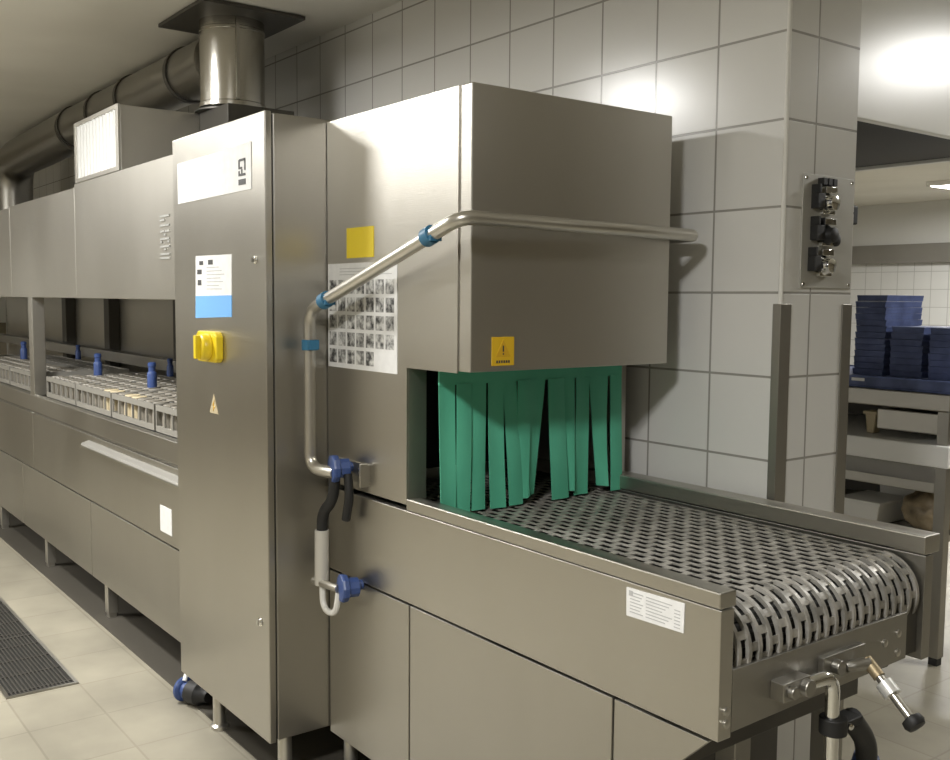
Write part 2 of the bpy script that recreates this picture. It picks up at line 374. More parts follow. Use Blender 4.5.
# embossed vertical mark on the hood
bm = NB(); x0, x1, z = -3.495, -3.405, 1.662
for k, seg in enumerate((((0, 1, 0), (0, .5, -.014)), ((0, 1, -.006),), ((0, .45, 0), (.55, 1, 0), (.4, .6, -.012)), ((0, 1, 0), (.0, .2, -.010), (.8, 1, -.010)), ((0, 1, 0), (.4, .6, -.01)), ((0, 1, 0), (0, 1, -.014)))):
    for (a, b, dz) in seg: box(bm, x0+a*(x1-x0), x0+b*(x1-x0), TY0-0.004, TY0, z+dz-0.007, z+dz)
    z -= 0.0265
mk = obj('lettering', bm, mat('pale_lettering', (0.5, 0.5, 0.48), 0.4, 0.6), tun)

# vent box on the tunnel hood
vb = thing('vent_box', 'steel vent box with pale louvred front standing on the tunnel hood', 'vent', (-4.24, 1.6, 1.842))
bm = NB(); box(bm, -4.543, -3.95, 1.262, 2.0, 1.863, 2.118); obj('vent_housing', bm, M_HOOD, vb, 0.003)
bm = NB(); fx0, fx1, fz0, fz1 = -4.545, -3.948, 1.864, 2.120
for a in ((fx0, fx0+0.03, fz0, fz1), (fx1-0.03, fx1, fz0, fz1), (fx0+0.03, fx1-0.03, fz0, fz0+0.018), (fx0+0.03, fx1-0.03, fz1-0.018, fz1)): box(bm, a[0], a[1], 1.252, 1.262, a[2], a[3])
obj('vent_frame', bm, M_HOOD, vb, 0.001)
bm = NB(); x = fx0+0.032
while x < fx1-0.05:
    prism(bm, [(x, 1.2615), (x+0.010, 1.253), (x+0.026, 1.253), (x+0.036, 1.2615)], 2, fz0+0.018, fz1-0.018); x += 0.0445
box(bm, fx0+0.03, fx1-0.03, 1.2612, 1.2618, fz0+0.018, fz1-0.018); obj('louvre', bm, mat('pale_filter', (0.46, 0.46, 0.44), 0.6), vb)

# ------------------------------------------------------------------ exhaust ducts
t = thing('exhaust_duct', 'shiny round steel exhaust duct rising to a square plate in the ceiling', 'duct', (-3.89, 1.70, 2.05))
bm = NB(); lathe(bm, (-3.89, 1.70, 2.135), [(0.128, 0), (0.134, 0.004), (0.134, 0.02), (0.129, 0.024), (0.129, 0.30), (0.132, 0.303), (0.132, 0.312), (0.129, 0.315), (0.129, 0.35)], seg=48)
box(bm, -3.765, -3.757, 1.660, 1.675, 2.16, 2.48)
obj('duct_pipe', bm, M_DUCT, t, smooth=35)
bm = NB(); box(bm, -4.135, -3.655, 1.485, 1.91, 2.482, 2.497); obj('ceiling_plate', bm, M_DARKS, t, 0.002)
bm = NB(); lathe(bm, (-3.89, 1.70, 2.120), [(0.15, 0), (0.15, 0.006), (0.118, 0.008), (0.118, 0.016)], seg=32); obj('duct_collar', bm, M_DARKS, t, smooth=35)
quick('duct_base', M_DARKS, t, -3.945, -3.66, 1.58, 1.86, 1.863, 2.119)
t = thing('horizontal_duct', 'dark round duct running under the ceiling along the tunnel', 'duct', (-5.5, 1.72, 2.36))
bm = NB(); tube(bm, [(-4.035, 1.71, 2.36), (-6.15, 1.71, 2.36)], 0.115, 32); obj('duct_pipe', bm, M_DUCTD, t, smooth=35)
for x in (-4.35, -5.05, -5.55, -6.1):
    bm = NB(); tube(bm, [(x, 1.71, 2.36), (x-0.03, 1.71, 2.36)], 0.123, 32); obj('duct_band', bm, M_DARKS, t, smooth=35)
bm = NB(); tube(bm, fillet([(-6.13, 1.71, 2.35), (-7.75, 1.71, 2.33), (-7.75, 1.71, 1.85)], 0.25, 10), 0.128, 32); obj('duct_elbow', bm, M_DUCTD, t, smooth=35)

# ------------------------------------------------------------------ racks with beakers, blue nozzles
def make_rack():
    t = thing('dish_rack', 'grey plastic dish rack', 'rack', (0, 0, 0))
    W, D, Hh = 0.50, 0.50, 0.10
    bm = NB()
    for (a, b, c, d) in ((0, W, 0, 0.008), (0, W, D-0.008, D), (0, 0.008, 0.008, D-0.008), (W-0.008, W, 0.008, D-0.008)):
        box(bm, a, b, c, d, 0.0, 0.022); box(bm, a, b, c, d, Hh-0.022, Hh)
    for k in range(7):
        x = k*(W-0.008)/6
        for (y0, y1) in ((0, 0.008), (D-0.008, D)): box(bm, x, x+0.008, y0, y1, 0.022, Hh-0.022)
        y = k*(D-0.008)/6
        if 0 < k < 6:
            for (x0, x1) in ((0, 0.008), (W-0.008, W)): box(bm, x0, x1, y, y+0.008, 0.022, Hh-0.022)
    obj('basket', bm, M_RACK, t, 0, loc=0)
    bm = NB()
    for k in range(1, 6):
        x = k*(W-0.008)/6+0.002; y = k*(D-0.008)/6+0.002
        box(bm, x, x+0.004, 0.008, D-0.008, Hh-0.012, Hh-0.002); box(bm, 0.008, W-0.008, y, y+0.004, Hh-0.013, Hh-0.003)
    box(bm, 0.008, W-0.008, 0.008, D-0.008, 0.0, 0.004)
    obj('divider_grid', bm, M_RACK, t, 0, loc=0)
    return t
def make_cup(m):
    bm = NB(); lathe(bm, (0, 0, 0), [(0.037, 0), (0.035, 0.002), (0.0345, 0.050), (0.031, 0.094), (0.029, 0.098), (0.026, 0.0965)], seg=16)
    return obj('beaker', bm, m, None, 0, smooth=35)
RX = [-3.64, -4.16, -4.68, -5.20, -5.98, -6.50, -7.02]
WH = ['right beside the control cabinet', 'second from the control cabinet', 'third from the control cabinet', 'just right of the tunnel door post', 'just left of the tunnel door post', 'second left of the tunnel door post', 'farthest left in the tunnel window']
WC = ['nearest the control cabinet', 'second from the control cabinet', 'third from the control cabinet', 'just right of the door post', 'just left of the door post', 'second left of the door post', 'farthest left']
rack0 = make_rack(); cup0 = make_cup(M_CUP); cup1 = make_cup(M_CREAM); first = {0: True, 1: True}
ZR = 0.876
for i, x in enumerate(RX):
    r = rack0 if i == 0 else dup(rack0, (0, 0, 0))
    r.location = (x, 1.272, ZR); r['label'] = 'grey plastic dish rack of upturned beakers, ' + WH[i]; r['group'] = 'dish racks in the tunnel window'
    for a in range(6):
        for b in range(6 if i < 4 else 3):
            cream = (b == 0 and i in (1, 2) and a in ((1, 2) if i == 1 else (4, 5)))
            src = cup1 if cream else cup0; key = int(cream)
            if first[key]: c = src; first[key] = False
            else: c = src.copy(); COL.objects.link(c)
            px = x + 0.004 + (a+0.5)*0.492/6; py = 1.276 + (b+0.5)*0.492/6
            c.location = (px, py, ZR+0.0045)
            if cream: tag(c, 'cream upturned beaker in the front row of the rack ' + WC[i], 'beaker', 'cream beakers in the rack ' + WC[i])
            else: tag(c, 'grey upturned beaker in the dish rack ' + WC[i], 'beaker', 'grey beakers in the rack ' + WC[i])
def make_nozzle():
    bm = NB(); lathe(bm, (0, 0, 0), [(0.030, 0), (0.030, 0.075), (0.026, 0.085), (0.022, 0.088), (0.022, 0.112), (0.026, 0.116), (0.026, 0.132), (0.018, 0.137), (0.006, 0.138)], seg=18)
    for k in range(3): box(bm, -0.032, 0.032, -0.003, 0.003, 0.012+k*0.02, 0.018+k*0.02)
    return obj('spray_nozzle', bm, M_BLUE, None, 0, smooth=35)
nz = None
for k, (x, y, z, s, lab) in enumerate(((-4.33, 1.50, 0.975, 1.0, 'blue plastic spray nozzle above the racks nearest the control cabinet, front line'),
                        (-5.12, 1.50, 0.975, 1.0, 'blue plastic spray nozzle above the racks between the two dark rear posts'),
                        (-6.66, 1.50, 0.975, 1.0, 'blue plastic spray nozzle left of the tunnel door post'),
                        (-4.90, 1.79, 0.975, .8, 'small blue spray nozzle behind the racks touching the cabinet edge'),
                        (-6.52, 1.79, 0.975, .8, 'small blue spray nozzle at the left dark rear post'))):
    c = make_nozzle() if nz is None else nz.copy()
    if nz is None: nz = c
    else: COL.objects.link(c)
    c.location = (x, y, z); c.scale = (s*0.7, s*0.7, s*0.82); tag(c, lab, 'nozzle')

# ------------------------------------------------------------------ hood over the entry
HX = -1.778; HZ0, HZ1 = 1.2125, 1.855; HY0, HY1 = 1.333, 1.987
hood = thing('entry_hood', 'large boxy brushed steel hood over the conveyor entry', 'hood', (-2.1, 1.66, 0.864))
bm = NB(); box(bm, -2.43, HX, HY0+0.004, HY1, HZ0, HZ1); obj('hood_box', bm, M_HOOD, hood, 0.003)
bm = NB(); prism(bm, [(-2.4295, 0.868), (-2.033, 0.868), (-2.033, HZ0-0.004), (-1.824, HZ0-0.004), (-1.824, HZ1-0.002), (-2.4295, HZ1-0.002)], 1, HY0, HY0+0.0035)
obj('front_panel', bm, M_HOOD, hood)
bm = NB(); box(bm, -2.42, -2.033, HY0+0.004, HY0+0.06, 0.868, HZ0); obj('entry_jamb', bm, M_STEEL2, hood, 0.002)
bm = NB(); box(bm, -2.42, -1.99, 2.0, 2.055, 0.868, HZ0+0.3); obj('rear_jamb', bm, M_STEEL2, hood, 0.002)
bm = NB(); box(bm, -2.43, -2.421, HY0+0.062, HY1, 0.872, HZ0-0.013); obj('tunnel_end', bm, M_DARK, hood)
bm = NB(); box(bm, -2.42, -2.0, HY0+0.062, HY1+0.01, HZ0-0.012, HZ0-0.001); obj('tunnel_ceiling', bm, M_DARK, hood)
def on_front(name, x0, x1, z0, z1, m, parent=hood, t=0.0015, y=HY0): return quick(name, m, parent, x0, x1, y-t, y, z0, z1, bevel=0)
yl = on_front('yellow_sticker', -2.323, -2.186, 1.483, 1.562, M_YELS); yl['label'] = 'plain yellow sticker'
po = on_front('photo_chart', -2.425, -2.075, 1.190, 1.470, M_PAPER); po['label'] = 'white chart of small photographs'
bm = NB(); bm2 = NB()
for r_ in range(5):
    for c_i in range(7):
        if r_ == 4 and c_i >= 5: continue
        if r_ == 3 and c_i == 2: pass
        x = -2.416+c_i*0.0482; z = 1.426-r_*0.0465
        a = random.uniform(0.3, 0.85); wv = 0.038
        box(bm2, x, x+wv, HY0-0.0022, HY0-0.0015, z-0.037, z)
obj('photo_grid', bm2, vary(mat('photo_grey', (0.35, 0.35, 0.33), 0.5), (0.04, 0.04, 0.04), (0.66, 0.66, 0.64), 62, 5), po)
bm = NB()
for k in range(3): box(bm, -2.36, -2.16+0.03*k, HY0-0.0020, HY0-0.0015, 1.455-k*0.008, 1.4565-k*0.008)
obj('heading_lines', bm, M_INKG, po)
bm = NB(); box(bm, HX, HX+0.0015, 1.397, 1.462, 1.226, 1.292); ws = obj('warning_sticker', bm, mat('amber', (0.70, 0.44, 0.02), 0.45), hood); ws['label'] = 'amber warning sticker'
bm = NB(); cy, cz = 1.4295, 1.262
prism(bm, [(cy-.022, cz-.016), (cy+.022, cz-.016), (cy, cz+.024)], 0, HX+0.0015, HX+0.0022); obj('warning_triangle', bm, M_ORG, ws)
bm = NB()
box(bm, HX+0.0022, HX+0.0028, cy-.0018, cy+.0018, cz-.004, cz+.010); box(bm, HX+0.0022, HX+0.0028, cy-.0018, cy+.0018, cz-.011, cz-.0075)
for k in range(6): box(bm, HX+0.0015, HX+0.0022, cy-.020+k*.007, cy-.0155+k*.007, 1.232, 1.238)
obj('warning_mark', bm, M_INK, ws)
br = thing('bracket_plate', 'small steel bracket plate with studs below the photo chart', 'bracket', (-2.30, HY0, 0.917))
bm = NB(); box(bm, -2.40, -2.205, HY0-0.008, HY0, 0.890, 0.944); box(bm, -2.212, -2.204, HY0-0.03, HY0-0.008, 0.886, 0.948); obj('plate', bm, M_STEEL2, br, 0.001)
for x in (-2.37, -2.236):
    bm = NB(); lathe(bm, (x, HY0-0.008, 0.928), [(0.008, 0), (0.008, 0.006), (0.003, 0.008)], (0, -1, 0), 12); obj('stud', bm, M_CHROME, br, smooth=40)

# curtain: each strip its own part
cur = thing('strip_curtain', 'green rubber strip curtain hanging in the conveyor entry below the hood', 'curtain', (-1.96, 1.69, HZ0))
bm = NB(); box(bm, -1.964, -1.958, 1.379, 2.003, 1.168, 1.2115); obj('curtain_header', bm, M_GREEN, cur)
SP = [(1.379, 1.427, 1.383, 1.429, 0.852, 0), (1.430, 1.475, 1.432, 1.474, 0.846, 1), (1.480, 1.524, 1.485, 1.527, 0.846, 0), (1.528, 1.577, 1.537, 1.583, 0.846, 1),
      (1.578, 1.622, 1.602, 1.647, 0.846, 0), (1.625, 1.670, 1.626, 1.662, 0.860, 3), (1.672, 1.721, 1.665, 1.695, 0.865, -3), (1.728, 1.784, 1.743, 1.802, 0.846, 0),
      (1.786, 1.827, 1.798, 1.822, 0.862, 4), (1.829, 1.876, 1.833, 1.883, 0.846, 0), (1.878, 1.952, 1.928, 1.946, 0.862, 5), (1.957, 2.001, 1.963, 2.006, 0.846, 0)]
for k, (a, b, c, d, zb, tw) in enumerate(SP):
    bm = NB(); n = 14; rows = []
    x0 = -1.961 + (0.0035 if k % 2 else -0.0005)
    for i in range(n+1):
        s = i/n; z = 1.170+(zb-1.170)*s; yl_, yr_ = a+(c-a)*s, b+(d-b)*s
        tx = tw*0.006*s*s; sway = 0.006*math.sin(2.2*s+k*1.7)*s
        rowf = []; rowb = []
        for j in range(5):
            q = j/4; y = yl_+(yr_-yl_)*q; x = x0+sway+tx*(q-0.5)+0.0022*math.cos((q-0.5)*PI)*(1 if k % 3 else -1)
            rowf.append(bm.verts.new((x+0.0012, y, z))); rowb.append(bm.verts.new((x-0.0012, y, z)))
        rows.append((rowf, rowb))
    for i in range(n):
        (f0, b0), (f1, b1) = rows[i], rows[i+1]
        for j in range(4):
            bm.faces.new((f0[j], f0[j+1], f1[j+1], f1[j])); bm.faces.new((b0[j], b1[j], b1[j+1], b0[j+1]))
        bm.faces.new((f0[0], f1[0], b1[0], b0[0])); bm.faces.new((f0[4], b0[4], b1[4], f1[4]))
    for R in (rows[0], rows[-1]):
        for j in range(4): bm.faces.new((R[0][j], R[1][j], R[1][j+1], R[0][j+1]))
    obj('curtain_strip', bm, M_GREEN, cur, smooth=50)

# ------------------------------------------------------------------ loading conveyor table
tab = thing('loading_conveyor', 'steel loading table with grey link belt curving over its end roller', 'conveyor', (-1.7, 1.69, 0))
TXE = -1.057
# front side: skirt and rolled top rail
bm = NB(); box(bm, -2.428, TXE, HY0, HY0+0.035, 0.621, 0.853); obj('side_panel', bm, M_STEEL, tab, 0.002)
bm = NB(); box(bm, -2.03, TXE, HY0-0.003, HY0+0.040, 0.855, 0.884); obj('front_rail', bm, M_STEEL, tab, 0.003)
bm = NB(); box(bm, -2.42, TXE, 2.0, 2.03, 0.621, 0.846); obj('rear_panel', bm, M_STEELD, tab, 0.002)
bm = NB(); box(bm, -2.42, TXE, 1.995, 2.055, 0.848, 0.888); obj('rear_rail', bm, M_STEEL2, tab, 0.003)
# lower panels
quick('lower_panel', M_STEEL2, tab, -2.427, -2.023, HY0+0.001, HY0+0.014, 0.145, 0.615, bevel=0.002)
quick('lower_panel', M_STEEL2, tab, -2.017, -1.312, HY0+0.001, HY0+0.014, 0.145, 0.615, bevel=0.002)
bm = NB(); prism(bm, [(-1.306, 0.615), (-1.078, 0.615), (-1.30, 0.400), (-1.306, 0.400)], 1, HY0+0.001, HY0+0.014)
obj('lower_panel', bm, M_STEEL2, tab, 0.001)
bm = NB(); box(bm, -2.42, -1.40, HY0+0.02, 1.99, 0.16, 0.60); obj('tank', bm, M_DARKS, tab)
bm = NB(); box(bm, -2.42, -1.10, HY0+0.036, 1.999, 0.622, 0.635); obj('drip_tray', bm, M_DARKS, tab)
# end plate with valves
bm = NB(); prism(bm, [(HY0+0.036, 0.630), (1.935, 0.640), (1.935, 0.738), (HY0+0.036, 0.742)], 0, TXE-0.012, TXE); obj('end_plate', bm, M_STEELD, tab, 0.001)
bm = NB(); box(bm, TXE-0.03, TXE-0.013, 1.90, 1.999, 0.636, 0.76); obj('corner_bracket', bm, M_DARKS, tab, 0.002)
for (y, z) in ((1.352, 0.672), (1.352, 0.650), (1.90, 0.66), (1.90, 0.70), (1.85, 0.69)):
    bm = NB(); lathe(bm, (TXE, y, z), [(0.008, 0), (0.008, 0.004), (0.003, 0.006)], (1, 0, 0), 12); obj('bolt', bm, M_TUBE, tab, smooth=40)
# belt: longitudinal link ribs staggered by cross bars, wrapped round the end roller
RCX, RCZ, RR = -1.143, 0.760, 0.078
X0B, X1B = -2.41, RCX
Ltop = X1B-X0B; Larc = PI*RR
def bp(s, h=0.0):
    """point and normal on the belt path"""
    if s <= Ltop: return Vector((X0B+s, 0, RCZ+RR+h)), Vector((0, 0, 1))
    if s <= Ltop+Larc:
        a = PI/2-(s-Ltop)/RR; nn = Vector((math.cos(a), 0, math.sin(a))); return Vector((RCX, 0, RCZ))+nn*(RR+h), nn
    q = s-Ltop-Larc; return Vector((RCX-q, 0, RCZ-RR-h)), Vector((0, 0, -1))
YB0, YB1, NR = 1.388, 1.988, 21
pit = (YB1-YB0-0.010)/(NR-1)
def sweep(bm, s0, s1, y0, y1, h0, h1, step=0.02):
    n = max(1, int(math.ceil((s1-s0)/step)))
    if s1 <= Ltop: n = 1
    prev = None
    for i in range(n+1):
        s = s0+(s1-s0)*i/n; a, nn = bp(s); R = []
        for (y, h) in ((y0, h0), (y1, h0), (y1, h1), (y0, h1)):
            p = a+nn*h; R.append(bm.verts.new((p.x, y, p.z)))
        if prev:
            for k in range(4): bm.faces.new((prev[k], prev[(k+1) % 4], R[(k+1) % 4], R[k]))
        else: bm.faces.new(R)
        prev = R
    bm.faces.new(prev[::-1])
bm = NB(); Lend = Ltop+Larc+0.35
for j in range(NR):
    y = YB0+j*pit
    sweep(bm, 0, Ltop, y, y+0.0075, 0.0, 0.0028); sweep(bm, Ltop, Ltop+Larc, y, y+0.0085, -0.004, 0.0045, 0.012); sweep(bm, Ltop+Larc, Lend, y, y+0.0075, 0.0, 0.0028)
LP = 0.050
for j in range(NR-1):
    y = YB0+j*pit+0.008; s = (LP/2 if j % 2 else 0.0)
    while s < Ltop+Larc+0.1:
        e = min(s+0.015, Ltop+Larc+0.14)
        if s < Ltop < e: s += LP; continue
        sweep(bm, s, e, y, y+pit-0.0075, *((0.0003, 0.0025) if s < Ltop else (-0.003, 0.0012)), 0.01); s += LP
obj('belt', bm, M_BELT, tab)
bm = NB(); s = 0.03
while s < Ltop+Larc+0.12:
    a, nn = bp(s, -0.010); cyl(bm, (a.x, YB0, a.z), (a.x, YB1, a.z), 0.003, seg=6); s += LP/2
obj('belt_rods', bm, M_DARK, tab, smooth=40)
bm = NB(); cyl(bm, (RCX, YB0+0.01, RCZ), (RCX, YB1-0.01, RCZ), RR-0.028, seg=32); cyl(bm, (RCX, HY0+0.036, RCZ), (RCX, 2.0, RCZ), 0.014, seg=14)
obj('end_roller', bm, M_DARK, tab, smooth=40)
bm = NB(); box(bm, X0B, RCX-0.06, YB0, YB1, 0.780, 0.816); obj('belt_bed', bm, M_DARK, tab)
# under-frame and legs
bm = NB(); box(bm, -1.26, -1.20, 1.37, 2.0, 0.50, 0.56); box(bm, -1.40, -1.13, 1.37, 1.40, 0.585, 0.621); box(bm, -1.40, -1.13, 1.97, 2.0, 0.585, 0.621)
obj('underframe', bm, M_DARKS, tab, 0.002)
for y in (1.60, 1.93):
    bm = NB(); box(bm, -1.255, -1.205, y-0.025, y+0.025, 0.03, 0.621); box(bm, -1.25, -1.21, y-0.02, y+0.02, 0, 0.03); obj('leg', bm, M_STEELD, tab, 0.002)
for (x, y) in ((-2.40, 1.385), (-2.40, 1.93), (-1.50, 1.40), (-1.50, 1.93)):
    bm = NB(); lathe(bm, (x, y, 0), [(0.028, 0), (0.028, 0.012), (0.020, 0.018), (0.020, 0.162)], seg=18); obj('leg', bm, M_TUBE, tab, smooth=40)
# white rating label
rl = obj('rating_label', prism(NB(), [(-1.277, 0.788), (-1.138, 0.792), (-1.137, 0.846), (-1.278, 0.842)], 1, HY0-0.0015, HY0), M_PAPER, tab); rl['label'] = 'white rating label with small print'
bm = NB()
for k in range(7):
    z = 0.836-k*0.0062
    for (a, b) in ((-1.268, -1.235-0.004*(k % 3)), (-1.228, -1.165-0.008*((k*5) % 4)), (-1.160, -1.146)):
        if k == 0 and a > -1.2: continue
        box(bm, a, b, HY0-0.0021, HY0-0.0015, z-0.0016, z)
box(bm, -1.271, -1.262, HY0-0.0022, HY0-0.0015, 0.828, 0.838)
obj('small_print', bm, M_INKG, rl)

# drain valve and lever at the table end
V = thing('drain_valve', 'chrome elbow drain pipe with black clamp hanging below the table end', 'valve', (TXE, 1.55, 0.67))
bm = NB(); box(bm, TXE, TXE+0.03, 1.475, 1.555, 0.665, 0.700); cyl(bm, (TXE+0.03, 1.535, 0.683), (TXE+0.045, 1.535, 0.683), 0.016); cyl(bm, (TXE+0.03, 1.495, 0.683), (TXE+0.042, 1.495, 0.683), 0.012)
obj('valve_block', bm, M_STEELD, V, 0.002)
bm = NB(); tube(bm, fillet([(TXE+0.02, 1.56, 0.680), (TXE+0.03, 1.625, 0.684), (TXE+0.03, 1.632, 0.40)], 0.05, 10), 0.0135, 16); obj('elbow_pipe', bm, M_CHROME, V, smooth=40)
bm = NB(); cyl(bm, (TXE+0.03, 1.632, 0.570), (TXE+0.03, 1.632, 0.602), 0.026, seg=22); box(bm, TXE+0.01, TXE+0.05, 1.632, 1.70, 0.578, 0.594); obj('clamp', bm, M_BLACK, V, 0.002, smooth=40)
bm = NB(); lathe(bm, (TXE+0.052, 1.650, 0.587), [(0.006, 0), (0.006, 0.006), (0.002, 0.008)], (1, -0.3, 0), 12); obj('clamp_screw', bm, M_CHROME, V, smooth=40)
bm = NB(); tube(bm, fillet([(TXE+0.03, 1.69, 0.585), (TXE+0.02, 1.78, 0.50), (TXE-0.02, 1.80, 0.36), (TXE-0.06, 1.80, 0.05)], 0.1, 8), 0.021, 14); obj('black_hose', bm, M_BLACK, V, smooth=40)
bm = NB(); tube(bm, [(TXE+0.010, 1.787, 0.475), (TXE-0.004, 1.79, 0.43)], 0.025, 16); obj('hose_coupling', bm, M_BLUE, V, smooth=40)
V = thing('tension_lever', 'steel lever with chrome sleeve and black knob sticking out of the table end', 'lever', (TXE, 1.73, 0.67))
bm = NB(); box(bm, TXE, TXE+0.014, 1.62, 1.76, 0.662, 0.712); cyl(bm, (TXE+0.014, 1.655, 0.69), (TXE+0.03, 1.655, 0.69), 0.014); cyl(bm, (TXE+0.01, 1.70, 0.677), (TXE+0.04, 1.735, 0.686), 0.012)
obj('lever_bracket', bm, M_STEELD, V, 0.002)
A = Vector((TXE+0.03, 1.735, 0.690)); Bq = Vector((-0.922, 1.72, 0.610)); dv = (Bq-A)
bm = NB(); cyl(bm, A, A+dv*0.98, 0.0085, seg=14); obj('rod', bm, M_TUBE, V, smooth=40)
bm = NB(); cyl(bm, A, A+dv*0.30, 0.012, seg=16); obj('brass_sleeve', bm, mat('tarnished_brass', (0.36, 0.29, 0.18), 0.5, 0.7), V, smooth=40)
bm = NB(); cyl(bm, A+dv*0.40, A+dv*0.60, 0.017, seg=18); obj('chrome_sleeve', bm, mat('pale_sleeve', (0.75, 0.75, 0.73), 0.35, 0.5), V, smooth=40)
bm = NB(); lathe(bm, A+dv*0.95, [(0.008, 0), (0.019, 0.004), (0.021, 0.014), (0.017, 0.022), (0.004, 0.024)], dv, 22); obj('knob', bm, M_BLACK, V, smooth=40)

# ------------------------------------------------------------------ bent pipe rail with blue clips
R_ = thing('pipe_rail', 'bent steel pipe rail running round the hood and down beside the cabinet', 'pipe', (-2.375, 1.25, 0.91))
pts = fillet([(-1.80, 2.022, 1.546), (-1.715, 2.022, 1.546)], .05, 4)[:1]+fillet([(-1.80, 2.022, 1.546), (-1.715, 2.022, 1.546), (-1.700, 1.25, 1.551), (-2.378, 1.25, 1.345), (-2.380, 1.25, 0.918), (-2.28, 1.27, 0.918)], 0.045, 9)[1:]
bm = NB(); tube(bm, pts, 0.016, 18); obj('pipe', bm, M_TUBE, R_, smooth=50)
def clip(x, z, dirv, label):
    d = Vector(dirv).normalized(); c = Vector((x, 1.25, z)); bm = NB()
    cyl(bm, c-d*0.014, c+d*0.014, 0.0215, seg=20)
    box(bm, c.x+0.006, c.x+0.026, 1.235, 1.265, c.z-0.012, c.z+0.014)
    o = obj('clip', bm, M_BLUEC, R_, 0.001, smooth=40); o['label'] = label
clip(-1.816, 1.516, (0.682, 0, 0.208), 'blue clip'); clip(-2.290, 1.372, (0.682, 0, 0.208), 'blue clip'); clip(-2.379, 1.252, (0, 0, 1), 'blue clip')
# spray hose with blue unions
S_ = thing('spray_hose', 'black hose with grey tube and two blue unions below the pipe rail', 'hose', (-2.31, 1.27, 0.75))
def union(x, y, z):
    bm = NB(); lathe(bm, (x, y, z), [(0.010, 0), (0.036, 0.002), (0.038, 0.008), (0.036, 0.02), (0.026, 0.024), (0.026, 0.05), (0.016, 0.054)], (0.25, 1, 0), 10)
    cyl(bm, (x, y+0.04, z), (x, HY0, z), 0.014, seg=12)
    obj('blue_union', bm, M_BLUE, S_, 0.001)
union(-2.292, 1.262, 0.928); union(-2.250, 1.265, 0.615)
bm = NB(); tube(bm, fillet([(-2.288, 1.275, 0.915), (-2.30, 1.275, 0.84), (-2.350, 1.27, 0.80), (-2.352, 1.27, 0.735)], 0.06, 8), 0.015, 14); obj('black_hose', bm, M_BLACK, S_, smooth=50)
bm = NB(); tube(bm, fillet([(-2.265, 1.30, 0.915), (-2.255, 1.30, 0.86), (-2.275, 1.30, 0.79)], 0.04, 8), 0.012, 12); obj('black_hose', bm, M_BLACK, S_, smooth=50)
bm = NB(); cyl(bm, (-2.353, 1.27, 0.752), (-2.355, 1.27, 0.60), 0.0195, seg=20); obj('grey_tube', bm, mat('pale_tube', (0.58, 0.56, 0.51), 0.35, 0.3), S_, 0.001, smooth=40)
bm = NB(); tube(bm, [(-2.385, 1.262, 0.605), (-2.26, 1.268, 0.612)], 0.0105, 14); obj('cross_pipe', bm, M_TUBE, S_, smooth=50)
bm = NB(); tube(bm, fillet([(-2.352, 1.27, 0.605), (-2.345, 1.268, 0.535), (-2.275, 1.268, 0.535), (-2.262, 1.27, 0.60)], 0.05, 8), 0.0085, 12); obj('loop_hose', bm, mat('clear_hose', (0.7, 0.69, 0.65), 0.3), S_, smooth=50)

# plug on the floor under the cabinet
pg = thing('hose_plug', 'blue and black plug lying on the floor under the control cabinet', 'plug', (-3.17, 1.215, 0))
bm = NB(); lathe(bm, (-3.225, 1.20, 0.042), [(0.004, 0), (0.040, 0.002), (0.042, 0.012), (0.036, 0.02), (0.030, 0.022), (0.030, 0.045)], (1, 0.35, 0), 20); obj('blue_cap', bm, M_BLUE, pg, smooth=40)
bm = NB(); lathe(bm, (-3.185, 1.215, 0.042), [(0.030, 0), (0.040, 0.004), (0.040, 0.05), (0.028, 0.06), (0.020, 0.09)], (1, 0.35, 0), 20); obj('black_body', bm, M_BLACK, pg, smooth=40)
bm = NB(); tube(bm, fillet([(-3.20, 1.20, 0.075), (-3.215, 1.215, 0.10), (-3.17, 1.24, 0.10), (-3.15, 1.25, 0.07)], 0.03, 6), 0.008, 10); obj('white_strap', bm, M_WHITE, pg, smooth=40)

